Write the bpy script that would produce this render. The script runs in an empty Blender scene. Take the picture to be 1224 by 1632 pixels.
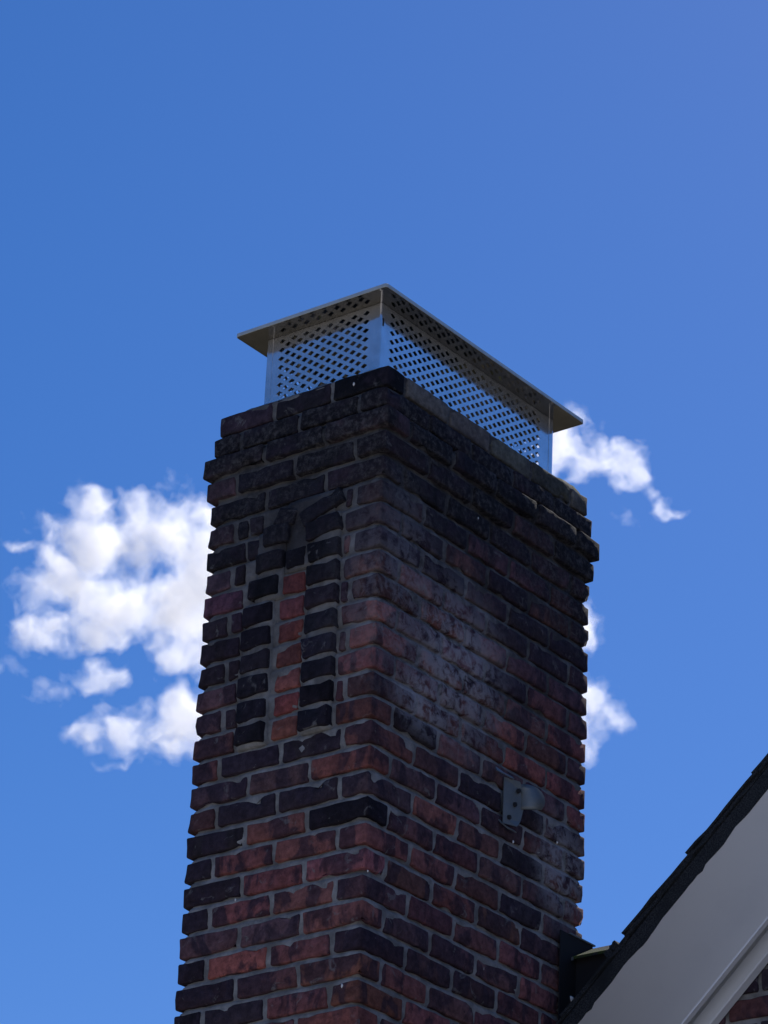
import bpy, math, random
import numpy as np
from mathutils import Vector, Matrix, noise

scene = bpy.context.scene
COL = scene.collection
R = math.radians
random.seed(7)

# ------------------------------------------------------------------ camera
Z0 = 6.42                                     # height of the bed joint under the top course
CAM = Vector((5.5706, -7.0397, Z0 - 4.8177))  # eye height 1.6 m
FPX = 5635.0                                  # focal length in pixels of the 1224 x 1632 photograph
RT = Vector((0.79681557, 0.60270816, 0.04275306))
UP = Vector((0.235364, -0.37477539, 0.89674255))
FW = Vector((-0.55649685, 0.70447589, 0.44048266))
cam_data = bpy.data.cameras.new('camera')
cam = bpy.data.objects.new('camera', cam_data)
COL.objects.link(cam)
M = Matrix((RT, UP, -FW)).transposed().to_4x4()
M.translation = CAM
cam.matrix_world = M
cam_data.sensor_fit = 'VERTICAL'
cam_data.sensor_height = 36.0
cam_data.lens = FPX / 1632 * 36.0
cam_data.clip_start = 0.1
cam_data.clip_end = 20000
scene.camera = cam

# ------------------------------------------------------------------ world and sun
SUN_AZ = R(-9.0)        # from +y, clockwise seen from above
SUN_EL = R(47.0)
world = bpy.data.worlds.new('World')
scene.world = world
world.use_nodes = True
wn = world.node_tree
wn.nodes.clear()
out = wn.nodes.new('ShaderNodeOutputWorld')
bg = wn.nodes.new('ShaderNodeBackground')
sky = wn.nodes.new('ShaderNodeTexSky')
sky.sky_type = 'NISHITA'
sky.sun_disc = False
sky.sun_elevation = SUN_EL
sky.sun_rotation = SUN_AZ
sky.altitude = 200
sky.air_density = 1.0
sky.dust_density = 0.2
sky.ozone_density = 3.0
hsv = wn.nodes.new('ShaderNodeHueSaturation')
hsv.inputs['Saturation'].default_value = 1.36
wn.links.new(sky.outputs[0], hsv.inputs['Color'])
tint = wn.nodes.new('ShaderNodeMix')
tint.data_type = 'RGBA'; tint.blend_type = 'MULTIPLY'
tint.inputs[0].default_value = 1.0
tint.inputs[7].default_value = (0.93, 0.76, 0.93, 1)
wn.links.new(hsv.outputs[0], tint.inputs[6])
wn.links.new(tint.outputs[2], bg.inputs['Color'])
bg.inputs['Strength'].default_value = 0.115
wn.links.new(bg.outputs[0], out.inputs['Surface'])

sun_data = bpy.data.lights.new('sun', 'SUN')
sun_data.energy = 5.0
sun_data.angle = R(0.53)
sun_data.color = (1.0, 0.95, 0.87)
sun = bpy.data.objects.new('sun', sun_data)
COL.objects.link(sun)
SDIR = Vector((math.sin(SUN_AZ) * math.cos(SUN_EL), math.cos(SUN_AZ) * math.cos(SUN_EL), math.sin(SUN_EL)))
sun.rotation_euler = SDIR.to_track_quat('Z', 'Y').to_euler()
sun.location = (0, 10, 30)

scene.view_settings.view_transform = 'Standard'
scene.view_settings.look = 'None'
scene.view_settings.exposure = 0.0
scene.view_settings.gamma = 1.0
scene.view_settings.use_curve_mapping = False
scene.render.engine = 'CYCLES'
cy = scene.cycles
cy.use_denoising = True
cy.max_bounces = 16
cy.diffuse_bounces = 4
cy.glossy_bounces = 6
cy.volume_bounces = 12
cy.transparent_max_bounces = 16
cy.sample_clamp_indirect = 8.0

# ------------------------------------------------------------------ helpers
def tag(o, label=None, cat=None, group=None, kind=None):
    if label: o['label'] = label
    if cat: o['category'] = cat
    if group: o['group'] = group
    if kind: o['kind'] = kind
    return o

def empty(name, loc):
    o = bpy.data.objects.new(name, None)
    o.location = loc
    o.empty_display_size = 0.2
    COL.objects.link(o)
    return o

def world_loc(o):
    v = o.location.copy()
    while o.parent:
        o = o.parent
        v += o.location
    return v

def link(o, parent=None):
    COL.objects.link(o)
    if parent is not None:
        o.location = Vector(o.location) - world_loc(parent)
        o.parent = parent
    return o

def mesh(name, verts, faces, smooth=False):
    me = bpy.data.meshes.new(name)
    me.from_pydata([tuple(v) for v in verts], [], faces)
    me.update()
    if smooth:
        me.polygons.foreach_set('use_smooth', [True] * len(me.polygons))
    return me

def obj(name, verts, faces, mat, parent=None, smooth=False, loc=(0, 0, 0)):
    """verts in world space; the object's origin is put at loc"""
    l = Vector(loc)
    me = mesh(name, [Vector(v) - l for v in verts], faces, smooth)
    if mat: me.materials.append(mat)
    o = bpy.data.objects.new(name, me)
    o.location = l
    return link(o, parent)

class MB:
    def __init__(s): s.v, s.f = [], []
    def quads(s, v, f):
        n = len(s.v)
        s.v += [Vector(a) for a in v]
        s.f += [tuple(i + n for i in q) for q in f]
    def box(s, lo, hi, mtx=None):
        v = [Vector((x, y, z)) for z in (lo[2], hi[2]) for y in (lo[1], hi[1]) for x in (lo[0], hi[0])]
        if mtx: v = [mtx @ a for a in v]
        s.quads(v, [(0, 2, 3, 1), (4, 5, 7, 6), (0, 1, 5, 4), (2, 6, 7, 3), (0, 4, 6, 2), (1, 3, 7, 5)])
    def obj(s, name, mat, parent=None, smooth=False, loc=(0, 0, 0)):
        return obj(name, s.v, s.f, mat, parent, smooth, loc)

def fb(p, octaves=4):
    return noise.fractal(p, 1.0, 2.0, octaves)

# ------------------------------------------------------------------ materials
class NT:
    def __init__(s, name):
        s.m = bpy.data.materials.new(name)
        s.m.use_nodes = True
        s.t = s.m.node_tree
        s.b = s.t.nodes['Principled BSDF']
    def n(s, typ, **kw):
        nd = s.t.nodes.new(typ)
        for k, v in kw.items():
            if k.startswith('i_'): nd.inputs[k[2:].replace('_', ' ')].default_value = v
            else: setattr(nd, k, v)
        return nd
    def l(s, a, b): s.t.links.new(a, b)
    def noise(s, vec, scale, detail=4.0, rough=0.55, dist=0.0):
        nd = s.n('ShaderNodeTexNoise')
        nd.inputs['Scale'].default_value = scale
        nd.inputs['Detail'].default_value = detail
        nd.inputs['Roughness'].default_value = rough
        nd.inputs['Distortion'].default_value = dist
        if vec is not None: s.l(vec, nd.inputs['Vector'])
        return nd.outputs['Fac']
    def ramp(s, fac, a, b):
        nd = s.n('ShaderNodeMapRange')
        nd.interpolation_type = 'SMOOTHSTEP'
        nd.inputs['From Min'].default_value = a
        nd.inputs['From Max'].default_value = b
        s.l(fac, nd.inputs['Value'])
        return nd.outputs['Result']
    def math(s, op, a, b=None, clamp=False):
        nd = s.n('ShaderNodeMath', operation=op, use_clamp=clamp)
        for i, x in enumerate((a, b)):
            if x is None: continue
            if isinstance(x, (int, float)): nd.inputs[i].default_value = x
            else: s.l(x, nd.inputs[i])
        return nd.outputs[0]
    def mix(s, fac, a, b, mode='MIX'):
        nd = s.n('ShaderNodeMix', data_type='RGBA', blend_type=mode)
        for i, x in ((0, fac), (6, a), (7, b)):
            if isinstance(x, (int, float)): nd.inputs[i].default_value = x
            elif isinstance(x, tuple): nd.inputs[i].default_value = (*x, 1)
            else: s.l(x, nd.inputs[i])
        return nd.outputs[2]
    def bump(s, fac, strength=0.5, dist=0.003):
        nd = s.n('ShaderNodeBump')
        nd.inputs['Strength'].default_value = strength
        nd.inputs['Distance'].default_value = dist
        s.l(fac, nd.inputs['Height'])
        s.l(nd.outputs[0], s.b.inputs['Normal'])
    def set(s, **kw):
        for k, v in kw.items():
            inp = s.b.inputs[k.replace('_', ' ')]
            if isinstance(v, tuple) and len(v) == 3: inp.default_value = (*v, 1)
            elif isinstance(v, (int, float, tuple)): inp.default_value = v
            else: s.l(v, inp)

def pos_mask(k, pos, centre, radii):
    """0..1 falloff of an ellipsoidal stain round a point of the place"""
    a = k.n('ShaderNodeVectorMath', operation='SUBTRACT'); a.inputs[1].default_value = centre
    k.l(pos, a.inputs[0])
    b = k.n('ShaderNodeVectorMath', operation='DIVIDE'); b.inputs[1].default_value = radii
    k.l(a.outputs[0], b.inputs[0])
    c = k.n('ShaderNodeVectorMath', operation='LENGTH')
    k.l(b.outputs[0], c.inputs[0])
    return k.ramp(c.outputs['Value'], 1.0, 0.15)

HC = 0.0745            # height of a brick course
def zk(k): return Z0 - k * HC

def stains(k, pos, base, amount=1.0):
    """soot from the flue, lime bloom and moss that cross bricks and joints alike"""
    sep = k.n('ShaderNodeSeparateXYZ'); k.l(pos, sep.inputs[0])
    n1 = k.noise(pos, 7.0, 6, 0.62)
    n2 = k.noise(pos, 26.0, 5, 0.6)
    top = k.ramp(sep.outputs['Z'], zk(8.5), zk(1.5))
    top = k.math('MULTIPLY', top, k.ramp(sep.outputs['Z'], zk(-0.35), zk(0.15)))
    soot = k.math('MULTIPLY', top, k.ramp(n1, 0.32, 0.58))
    far = pos_mask(k, pos, (0.0, 1.05, zk(2.5)), (0.6, 0.70, 0.50))
    soot = k.math('MAXIMUM', soot, k.math('MULTIPLY', far, k.ramp(n1, 0.25, 0.55)))
    crust = k.mix(k.ramp(k.noise(pos, 55.0, 7, 0.75), 0.42, 0.68), (0.012, 0.012, 0.015), (0.085, 0.080, 0.082))
    c = k.mix(k.math('MULTIPLY', soot, 0.90 * amount), base, crust)
    bl = k.math('MAXIMUM', pos_mask(k, pos, (0.0, 0.38, zk(10.0)), (0.3, 0.34, 0.36)),
                pos_mask(k, pos, (0.0, 0.93, zk(16.0)), (0.3, 0.20, 0.24)))
    bl = k.math('MAXIMUM', bl, pos_mask(k, pos, (0.0, 0.24, zk(12.2)), (0.3, 0.22, 0.16)))
    bl = k.math('MAXIMUM', bl, k.math('MULTIPLY', pos_mask(k, pos, (0.0, 0.12, zk(8.5)), (0.3, 0.25, 0.5)), 0.45))
    bl = k.math('MULTIPLY', bl, k.ramp(k.math('ADD', k.math('MULTIPLY', k.noise(pos, 30.0, 8, 0.68, 0.5), 0.65), k.math('MULTIPLY', n1, 0.35)), 0.41, 0.56))
    c = k.mix(k.math('MULTIPLY', bl, 0.70), c, (0.40, 0.38, 0.40))
    return c

def brick_material():
    k = NT('old_brick')
    oi = k.n('ShaderNodeObjectInfo')
    tc = k.n('ShaderNodeTexCoord')
    geo = k.n('ShaderNodeNewGeometry')
    off = k.n('ShaderNodeVectorMath', operation='SCALE'); off.inputs['Scale'].default_value = 57.0
    comb = k.n('ShaderNodeCombineXYZ')
    k.l(oi.outputs['Random'], comb.inputs[0]); k.l(oi.outputs['Random'], comb.inputs[1])
    k.l(comb.outputs[0], off.inputs[0])
    vec = k.n('ShaderNodeVectorMath', operation='ADD')
    k.l(tc.outputs['Object'], vec.inputs[0]); k.l(off.outputs[0], vec.inputs[1])
    v = vec.outputs[0]
    stretch = k.n('ShaderNodeVectorMath', operation='MULTIPLY'); stretch.inputs[1].default_value = (1, 1, 0.55)
    k.l(v, stretch.inputs[0])
    flash = k.ramp(k.noise(stretch.outputs[0], 11.0, 4, 0.55, 0.5), 0.47, 0.56)
    col = k.mix(k.math('MULTIPLY', flash, oi.outputs['Alpha']), oi.outputs['Color'], (0.040, 0.029, 0.043))
    grain = k.noise(v, 45.0, 6, 0.65)
    col = k.mix(k.ramp(grain, 0.25, 0.8), k.mix(1.0, col, (0.55, 0.54, 0.56), 'MULTIPLY'), k.mix(1.0, col, (1.35, 1.34, 1.34), 'MULTIPLY'))
    # mortar left smeared over the arris of some bricks
    smear = k.ramp(k.noise(v, 19.0, 6, 0.65, 0.8), 0.60, 0.70)
    col = k.mix(k.math('MULTIPLY', smear, 0.55), col, (0.21, 0.20, 0.195))
    pit = k.ramp(k.noise(v, 95.0, 3, 0.6), 0.37, 0.29)
    col = k.mix(k.math('MULTIPLY', pit, 0.6), col, (0.03, 0.025, 0.03))
    col = stains(k, geo.outputs['Position'], col)
    k.set(Base_Color=col, Roughness=0.93, Specular_IOR_Level=0.15)
    h = k.math('ADD', k.math('MULTIPLY', grain, 0.7), k.math('MULTIPLY', k.noise(v, 170.0, 4, 0.6), 0.5))
    k.bump(h, 1.0, 0.005)
    return k.m

def mortar_material():
    k = NT('old_mortar')
    geo = k.n('ShaderNodeNewGeometry')
    p = geo.outputs['Position']
    n1 = k.noise(p, 14.0, 6, 0.65)
    col = k.mix(k.ramp(n1, 0.3, 0.72), (0.15, 0.146, 0.142), (0.36, 0.352, 0.34))
    col = k.mix(k.ramp(k.noise(p, 5.0, 4), 0.55, 0.75), col, (0.17, 0.155, 0.135))
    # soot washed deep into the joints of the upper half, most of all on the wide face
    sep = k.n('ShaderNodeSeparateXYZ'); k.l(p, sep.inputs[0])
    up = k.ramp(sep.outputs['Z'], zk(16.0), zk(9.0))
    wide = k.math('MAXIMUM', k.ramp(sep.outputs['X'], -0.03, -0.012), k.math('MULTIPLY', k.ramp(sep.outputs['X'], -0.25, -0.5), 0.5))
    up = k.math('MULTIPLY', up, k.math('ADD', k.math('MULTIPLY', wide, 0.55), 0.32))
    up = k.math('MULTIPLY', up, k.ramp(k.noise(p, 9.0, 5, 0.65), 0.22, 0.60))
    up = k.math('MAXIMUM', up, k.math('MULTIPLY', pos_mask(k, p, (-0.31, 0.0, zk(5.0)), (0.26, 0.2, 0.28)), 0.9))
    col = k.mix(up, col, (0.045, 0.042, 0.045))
    col = stains(k, p, col, 0.85)
    k.set(Base_Color=col, Roughness=0.95, Specular_IOR_Level=0.1)
    k.bump(k.noise(p, 130.0, 6, 0.7), 0.9, 0.004)
    return k.m

def crown_material():
    k = NT('mossy_mortar')
    geo = k.n('ShaderNodeNewGeometry')
    p = geo.outputs['Position']
    col = k.mix(k.ramp(k.noise(p, 22.0, 6, 0.65), 0.35, 0.7), (0.10, 0.095, 0.085), (0.28, 0.26, 0.22))
    col = k.mix(k.ramp(k.noise(p, 11.0, 5, 0.6), 0.48, 0.6), col, (0.075, 0.085, 0.032))
    col = k.mix(k.ramp(k.noise(p, 40.0, 3, 0.6), 0.6, 0.7), col, (0.03, 0.027, 0.025))
    k.set(Base_Color=col, Roughness=0.95, Specular_IOR_Level=0.1)
    k.bump(k.noise(p, 90.0, 6, 0.7), 1.0, 0.006)
    return k.m

def metal(name, col, rough, rough2, bump=0.0, metallic=1.0):
    k = NT(name)
    geo = k.n('ShaderNodeNewGeometry')
    p = geo.outputs['Position']
    n = k.noise(p, 18.0, 5, 0.6)
    c = k.mix(k.ramp(n, 0.3, 0.75), tuple(x * 0.82 for x in col), col)
    mr = k.n('ShaderNodeMapRange')
    mr.inputs['To Min'].default_value = rough; mr.inputs['To Max'].default_value = rough2
    k.l(k.noise(p, 9.0, 4), mr.inputs['Value'])
    k.set(Base_Color=c, Metallic=metallic, Roughness=mr.outputs['Result'])
    if bump: k.bump(k.noise(p, 6.0, 2, 0.4), bump, 0.01)
    return k.m

def paint(name, col, rough=0.45, dirt=0.15):
    k = NT(name)
    geo = k.n('ShaderNodeNewGeometry')
    p = geo.outputs['Position']
    c = k.mix(k.math('MULTIPLY', k.ramp(k.noise(p, 5.0, 6, 0.65), 0.45, 0.8), dirt), col, tuple(x * 0.55 for x in col))
    k.set(Base_Color=c, Roughness=rough)
    k.bump(k.noise(p, 40.0, 3), 0.15, 0.002)
    return k.m

def shingle_material(name='asphalt_shingle', moss=0.0):
    k = NT(name)
    geo = k.n('ShaderNodeNewGeometry')
    p = geo.outputs['Position']
    col = k.mix(k.ramp(k.noise(p, 240.0, 3, 0.7), 0.35, 0.7), (0.012, 0.014, 0.017), (0.055, 0.058, 0.062))
    col = k.mix(k.ramp(k.noise(p, 8.0, 4), 0.5, 0.7), col, (0.020, 0.022, 0.024))
    if moss:
        col = k.mix(k.math('MULTIPLY', k.ramp(k.noise(p, 20.0, 5, 0.6), 0.42, 0.6), moss), col, (0.06, 0.085, 0.02))
    k.set(Base_Color=col, Roughness=0.95, Specular_IOR_Level=0.2)
    k.bump(k.noise(p, 320.0, 3, 0.7), 0.8, 0.003)
    return k.m

def ground_material():
    k = NT('dry_lawn')
    geo = k.n('ShaderNodeNewGeometry')
    p = geo.outputs['Position']
    c = k.mix(k.ramp(k.noise(p, 0.35, 6, 0.6), 0.35, 0.65), (0.050, 0.050, 0.032), (0.100, 0.085, 0.062))
    c = k.mix(k.ramp(k.noise(p, 8.0, 5, 0.7), 0.3, 0.75), c, (0.065, 0.058, 0.044))
    k.set(Base_Color=c, Roughness=0.95, Specular_IOR_Level=0.1)
    k.bump(k.noise(p, 30.0, 5, 0.7), 1.0, 0.03)
    return k.m

def facade_material():
    k = NT('far_brickwork')
    tc = k.n('ShaderNodeTexCoord')
    mp = k.n('ShaderNodeMapping'); mp.inputs['Rotation'].default_value = (R(90), 0, 0)
    k.l(tc.outputs['Object'], mp.inputs['Vector'])
    br = k.n('ShaderNodeTexBrick')
    br.inputs['Scale'].default_value = 1.0
    br.inputs['Brick Width'].default_value = 0.2135; br.inputs['Row Height'].default_value = HC
    br.inputs['Mortar Size'].default_value = 0.006
    br.inputs['Color1'].default_value = (0.16, 0.065, 0.05, 1); br.inputs['Color2'].default_value = (0.07, 0.04, 0.045, 1)
    br.inputs['Mortar'].default_value = (0.22, 0.21, 0.2, 1)
    k.l(mp.outputs[0], br.inputs['Vector'])
    k.set(Base_Color=br.outputs['Color'], Roughness=0.93)
    return k.m

BRICK = brick_material()
MORTAR = mortar_material()
CROWN = crown_material()
STEEL = metal('stainless_lid', (0.36, 0.345, 0.33), 0.06, 0.14, 0.04)
GALV = metal('galvanised_mesh', (0.93, 0.93, 0.93), 0.08, 0.16, 0.0, 0.79)
HEM = metal('dull_hem', (0.62, 0.64, 0.60), 0.35, 0.5, 0.0, 0.35)
ZINC = metal('weathered_zinc', (0.25, 0.27, 0.27), 0.45, 0.7, 0.0, 0.75)
BLACKTIN = metal('black_flashing', (0.007, 0.007, 0.009), 0.75, 0.9, 0.1, 0.0)
WHITE = paint('white_trim_paint', (0.78, 0.78, 0.77))
SHINGLE = shingle_material()
MOSSY = shingle_material('mossy_shingle', 0.9)
GROUND = ground_material()
FACADE = facade_material()
BRIGHT = paint('mortar_sun_spot', (0.75, 0.73, 0.70), 0.3, 0.1)
DARK = paint('dark_hole', (0.015, 0.015, 0.018), 0.8)

# ------------------------------------------------------------------ ground
n = 24
v = [(0, 0, 0)] + [(6000 * math.cos(i * 2 * math.pi / n), 6000 * math.sin(i * 2 * math.pi / n), 0) for i in range(n)]
g = obj('ground', v, [(0, i + 1, (i + 1) % n + 1) for i in range(n)], GROUND)
tag(g, 'dry lawn stretching away round the house', kind='structure')
g['category'] = 'ground'

def bounce_material():
    k = NT('bounce_concrete')
    geo = k.n('ShaderNodeNewGeometry')
    p = geo.outputs['Position']
    c = k.mix(k.ramp(k.noise(p, 1.2, 6, 0.6), 0.3, 0.7), (0.44, 0.42, 0.39), (0.54, 0.52, 0.48))
    k.set(Base_Color=c, Roughness=0.9)
    k.bump(k.noise(p, 40.0, 4, 0.6), 0.4, 0.01)
    return k.m
dv = MB()
dv.box((-3.5, -34, 0.004), (22, 0.7, 0.06))  # unseen pale slab, added to bounce sunlight onto the shaded trim
tag(dv.obj('reflector', bounce_material()), 'pale concrete driveway added out of view to bounce light onto the house', 'reflector', kind='structure')

# ------------------------------------------------------------------ chimney
WL, WR = 0.6416, 1.0442        # widths of the two faces in view
JT = 0.0160                    # joint
BL, BR_ = (WL - 2 * JT) / 3, (WR - 4 * JT) / 5      # stretcher lengths on the two faces
HL, HR = (BL - JT) / 2, (BR_ - JT) / 2              # header widths
DEPTH = 0.095
BOT = 27                        # last course laid brick by brick
CH = empty('chimney', (-WL / 2, WR / 2, 0))
tag(CH, 'tall soot-stained red brick chimney with a corbelled top and a raised brick letter', 'chimney')

def corbel(k):
    return {-1: -0.008, 0: 0.003, 1: 0.022, 2: 0.010}.get(k, 0.0)

brick_cache = {}
def brick_mesh(lx, ly, lz, variant, rough=1.0, name='brick'):
    key = (round(lx, 3), round(ly, 3), round(lz, 3), variant, rough)
    if key in brick_cache: return brick_cache[key]
    rnd = random.Random(hash(key) & 0xffff)
    r = 0.0048
    half = (lx / 2, ly / 2, lz / 2)
    def ticks(h, n):
        t = [-h] + [(-h + r) + (2 * h - 2 * r) * i / n for i in range(n + 1)] + [h]
        return t
    nseg = [max(1, min(6, round(l / 0.033))) for l in (lx, ly, lz)]
    T = [ticks(half[i], nseg[i]) for i in range(3)]
    idx, V, F = {}, [], []
    sd = Vector((rnd.uniform(0, 90), rnd.uniform(0, 90), rnd.uniform(0, 90)))
    chips = []
    for q in range(rnd.choice((0, 1, 1, 2, 3))):
        chips.append((Vector([rnd.choice((-1, 1)) * half[i] * (rnd.uniform(0.3, 1) if i < 2 else 1) for i in range(3)]), rnd.uniform(0.018, 0.034)))
    def vert(i, j, k):
        if (i, j, k) in idx: return idx[(i, j, k)]
        p = Vector((T[0][i], T[1][j], T[2][k]))
        inner = Vector([max(-half[a] + r, min(half[a] - r, p[a])) for a in range(3)])
        d = p - inner
        nrm = d.normalized() if d.length > 1e-9 else Vector((0, 0, 0))
        q = inner + nrm * r
        q += nrm * (fb(q * 40 + sd, 3) * 0.0018 * rough)
        q += Vector([noise.noise(q * 17 + sd + Vector((a * 7.1, 0, 0))) * 0.0032 * rough for a in range(3)])
        for c, cr in chips:
            dist = (q - c).length
            if dist < cr: q -= nrm * (cr - dist) * 0.50
        idx[(i, j, k)] = len(V); V.append(q)
        return idx[(i, j, k)]
    N = [len(t) - 1 for t in T]
    for a, b, c in ((0, 1, 2), (1, 2, 0), (2, 0, 1)):
        for side in (0, N[c]):
            for i in range(N[a]):
                for j in range(N[b]):
                    def at(x, y):
                        ijk = [0, 0, 0]; ijk[a], ijk[b], ijk[c] = x, y, side
                        return vert(*ijk)
                    q = (at(i, j), at(i + 1, j), at(i + 1, j + 1), at(i, j + 1))
                    F.append(q if side else q[::-1])
    me = mesh(name, V, F, True)
    me.materials.append(BRICK)
    brick_cache[key] = me
    return me

RED = (0.225, 0.088, 0.082)
ORG = (0.265, 0.095, 0.074)
BRN = (0.150, 0.072, 0.072)
PUR = (0.108, 0.060, 0.070)
DRK = (0.042, 0.030, 0.040)
BLK = (0.020, 0.018, 0.025)
GRY = (0.20, 0.19, 0.165)
brnd = random.Random(21)

def put_brick(c, size, col, flash, parent=CH, rot=None, variants=6, rough=1.1):
    size = [round(s / 0.004) * 0.004 if s > 0.09 else s for s in size]
    me = brick_mesh(size[0], size[1], size[2], brnd.randrange(variants), rough)
    o = bpy.data.objects.new('brick', me)
    o.location = c
    tilt = 0.013
    o.rotation_euler = rot or (brnd.gauss(0, tilt * 0.6), brnd.gauss(0, tilt * 0.6), brnd.gauss(0, tilt * 0.5))
    j = lambda s: max(0.55, min(1.5, brnd.gauss(1, s)))
    b = j(.20)
    o.color = (col[0] * b * j(.05), col[1] * b * j(.04), col[2] * b * j(.05), flash)
    return link(o, parent)

def left_colour(u, k):
    """typical colour of a brick on the narrow face, u metres from the near corner"""
    if k <= 3: return brnd.choices((BLK, DRK, PUR), (6, 3, 1))[0], 0.5
    if k <= 7 and u > 0.14: return brnd.choices((BLK, DRK, PUR), (5, 4, 2))[0], 0.6
    if u > 0.36 and k < 14: return brnd.choices((DRK, PUR, BRN), (5, 4, 1))[0], 0.7
    if u > 0.36: return brnd.choices((DRK, PUR, BRN, RED, ORG), (4, 3, 2, 3, .6))[0], 0.85
    if k < 9: return brnd.choices((DRK, PUR, BRN), (2, 5, 2))[0], 0.8
    return brnd.choices((DRK, PUR, BRN, RED, ORG), (1, 2, 2, 6, 1.8 if k > 17 else .5))[0], 0.75

def right_colour(v_, k):
    if k == -1: return (GRY if v_ > 0.12 else DRK), 0.15
    if k <= 3: return brnd.choices((BLK, DRK, PUR), (6, 3, 1))[0], 0.5
    if k <= 7 or (v_ > 0.6 and k < 10): return brnd.choices((DRK, PUR, BRN), (3, 5, 2))[0], 0.7
    return brnd.choices((DRK, PUR, BRN, RED), (1, 4, 5, 2.5))[0], 0.75

rear = MB()
for k in range(-1, BOT + 1):
    o = corbel(k)
    zc = zk(k + 0.5)
    bh = HC - JT
    if k == -1: bh += 0.004
    jig = lambda: brnd.gauss(0, 0.0012)
    def left_brick(u0, u1, proj=0.0, col=None, flash=None, depth=DEPTH, rough=1.1, kk=None):
        c, fl = left_colour((u0 + u1) / 2, k)
        if col is not None: c = col
        if flash is not None: fl = flash
        y0 = -o - proj
        put_brick((-(u0 + u1) / 2, y0 + depth / 2 + jig(), zc + jig()), (u1 - u0, depth, bh), c, fl, rough=rough)
    def right_brick(v0, v1, col=None):
        c, fl = right_colour((v0 + v1) / 2, k)
        if col is not None: c = col
        put_brick((o - DEPTH / 2 + jig(), (v0 + v1) / 2, zc + jig()), (DEPTH, v1 - v0, bh), c, fl)
    def corner(u0, u1, v0, v1, near=True):
        if near:
            c, fl = left_colour(0.05, k)
            if k == 17: c, fl = BLK, .3
            if k == 25: c, fl = ORG, .3
        elif v1 > 0.5: c, fl = right_colour(1.0, k)
        else: c, fl = left_colour(0.6, k)
        put_brick((-(u0 + u1) / 2, (v0 + v1) / 2, zc), (u1 - u0, v1 - v0, bh), c, fl)
    even = (k % 2 == 0)
    # the face widths grow with the corbel, so the end bricks stretch by o
    L0, L1 = -o, WL + o
    V0, V1 = -o, WR + o
    letter = 4 <= k <= 13
    # near corner brick
    if even:
        nu, nv = HL, BR_
    else:
        nu, nv = (0.128 if letter else BL), HR
    corner(L0, nu, V0, nv)
    # far-left corner brick
    fu = HL if even else BL
    if letter: fu = HL if even else 0.142
    corner(WL - fu, L1, V0, (BR_ if even else HR), near=False)
    # left face field
    if letter:
        if even:
            left_brick(HL + JT, 0.130)
            left_brick(0.494, WL - HL - JT)
    elif even:
        left_brick(HL + JT, HL + JT + BL); left_brick(HL + 2 * JT + BL, HL + 2 * JT + 2 * BL)
    else:
        left_brick(BL + JT, 2 * BL + JT)
    # right face field
    if even:
        for q in range(1, 4): right_brick(q * (BR_ + JT), q * (BR_ + JT) + BR_)
        corner(-o, HL, WR - BR_, V1, near=False)
    else:
        for q in range(4): right_brick(HR + JT + q * (BR_ + JT), HR + JT + q * (BR_ + JT) + BR_)
        corner(-o, BL, WR - HR, V1, near=False)
    # rear and far sides, out of sight of the street
    for q in range(4):
        rear.box((-WL - o, HR + 0.13 + q * 0.2 , zc - bh / 2), (-WL - o + 0.09, HR + 0.32 + q * 0.2, zc + bh / 2))
    rear.box((-WL + 0.22, WR + o - 0.09, zc - bh / 2), (-0.22, WR + o, zc + bh / 2))
    # raised letter: two legs joined at the head by pitched bricks
    PJ = 0.018
    dk_ = lambda: brnd.choice((BLK, BLK, DRK))
    if 5 <= k <= 13:
        w = 0.264 if k == 5 else 0.250
        put_brick((-(0.143 + w) / 2, -PJ + 0.05 + brnd.uniform(-.003, .003), zc), (w - 0.143, 0.10, bh), dk_(), 0.3,
                  rot=(brnd.gauss(0, .02), -0.16 if k == 5 else brnd.gauss(0.0, .025), brnd.gauss(0, .03)), rough=1.6)
        sh = {5: -.052, 6: -.034, 7: -.018}.get(k, 0.0)
        dz = {5: .014, 6: .010, 7: .006}.get(k, 0.0)
        put_brick((-(0.374 + 0.480) / 2 - sh, -PJ + 0.05 + brnd.uniform(-.003, .003), zc + dz), (0.094 if k < 7 else 0.106, 0.10, bh), dk_(), 0.3,
                  rot=(brnd.gauss(0, .02), brnd.gauss(0, .025), brnd.gauss(0, .03)), rough=1.6)
    if k in (4, 5): left_brick(0.440, 0.488)
    if 7 <= k <= 13:
        left_brick(0.266, 0.356 + brnd.uniform(-.003, .003), -0.001, (0.235, 0.080, 0.070), 0.30)
    if k == 6:
        left_brick(0.264, 0.330, 0.012, BLK, 0.2, 0.10, 1.6)
    if k == 4:
        for u, dk, ln, an in ((0.212, 0.62, 0.150, 0.36), (0.342, 0.60, 0.075, -0.25)):
            put_brick((-u, -0.014 + 0.05, zk(k + dk)), (ln, 0.10, 0.050), BLK, 0.2, rot=(0, -an, 0), rough=1.6)

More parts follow.
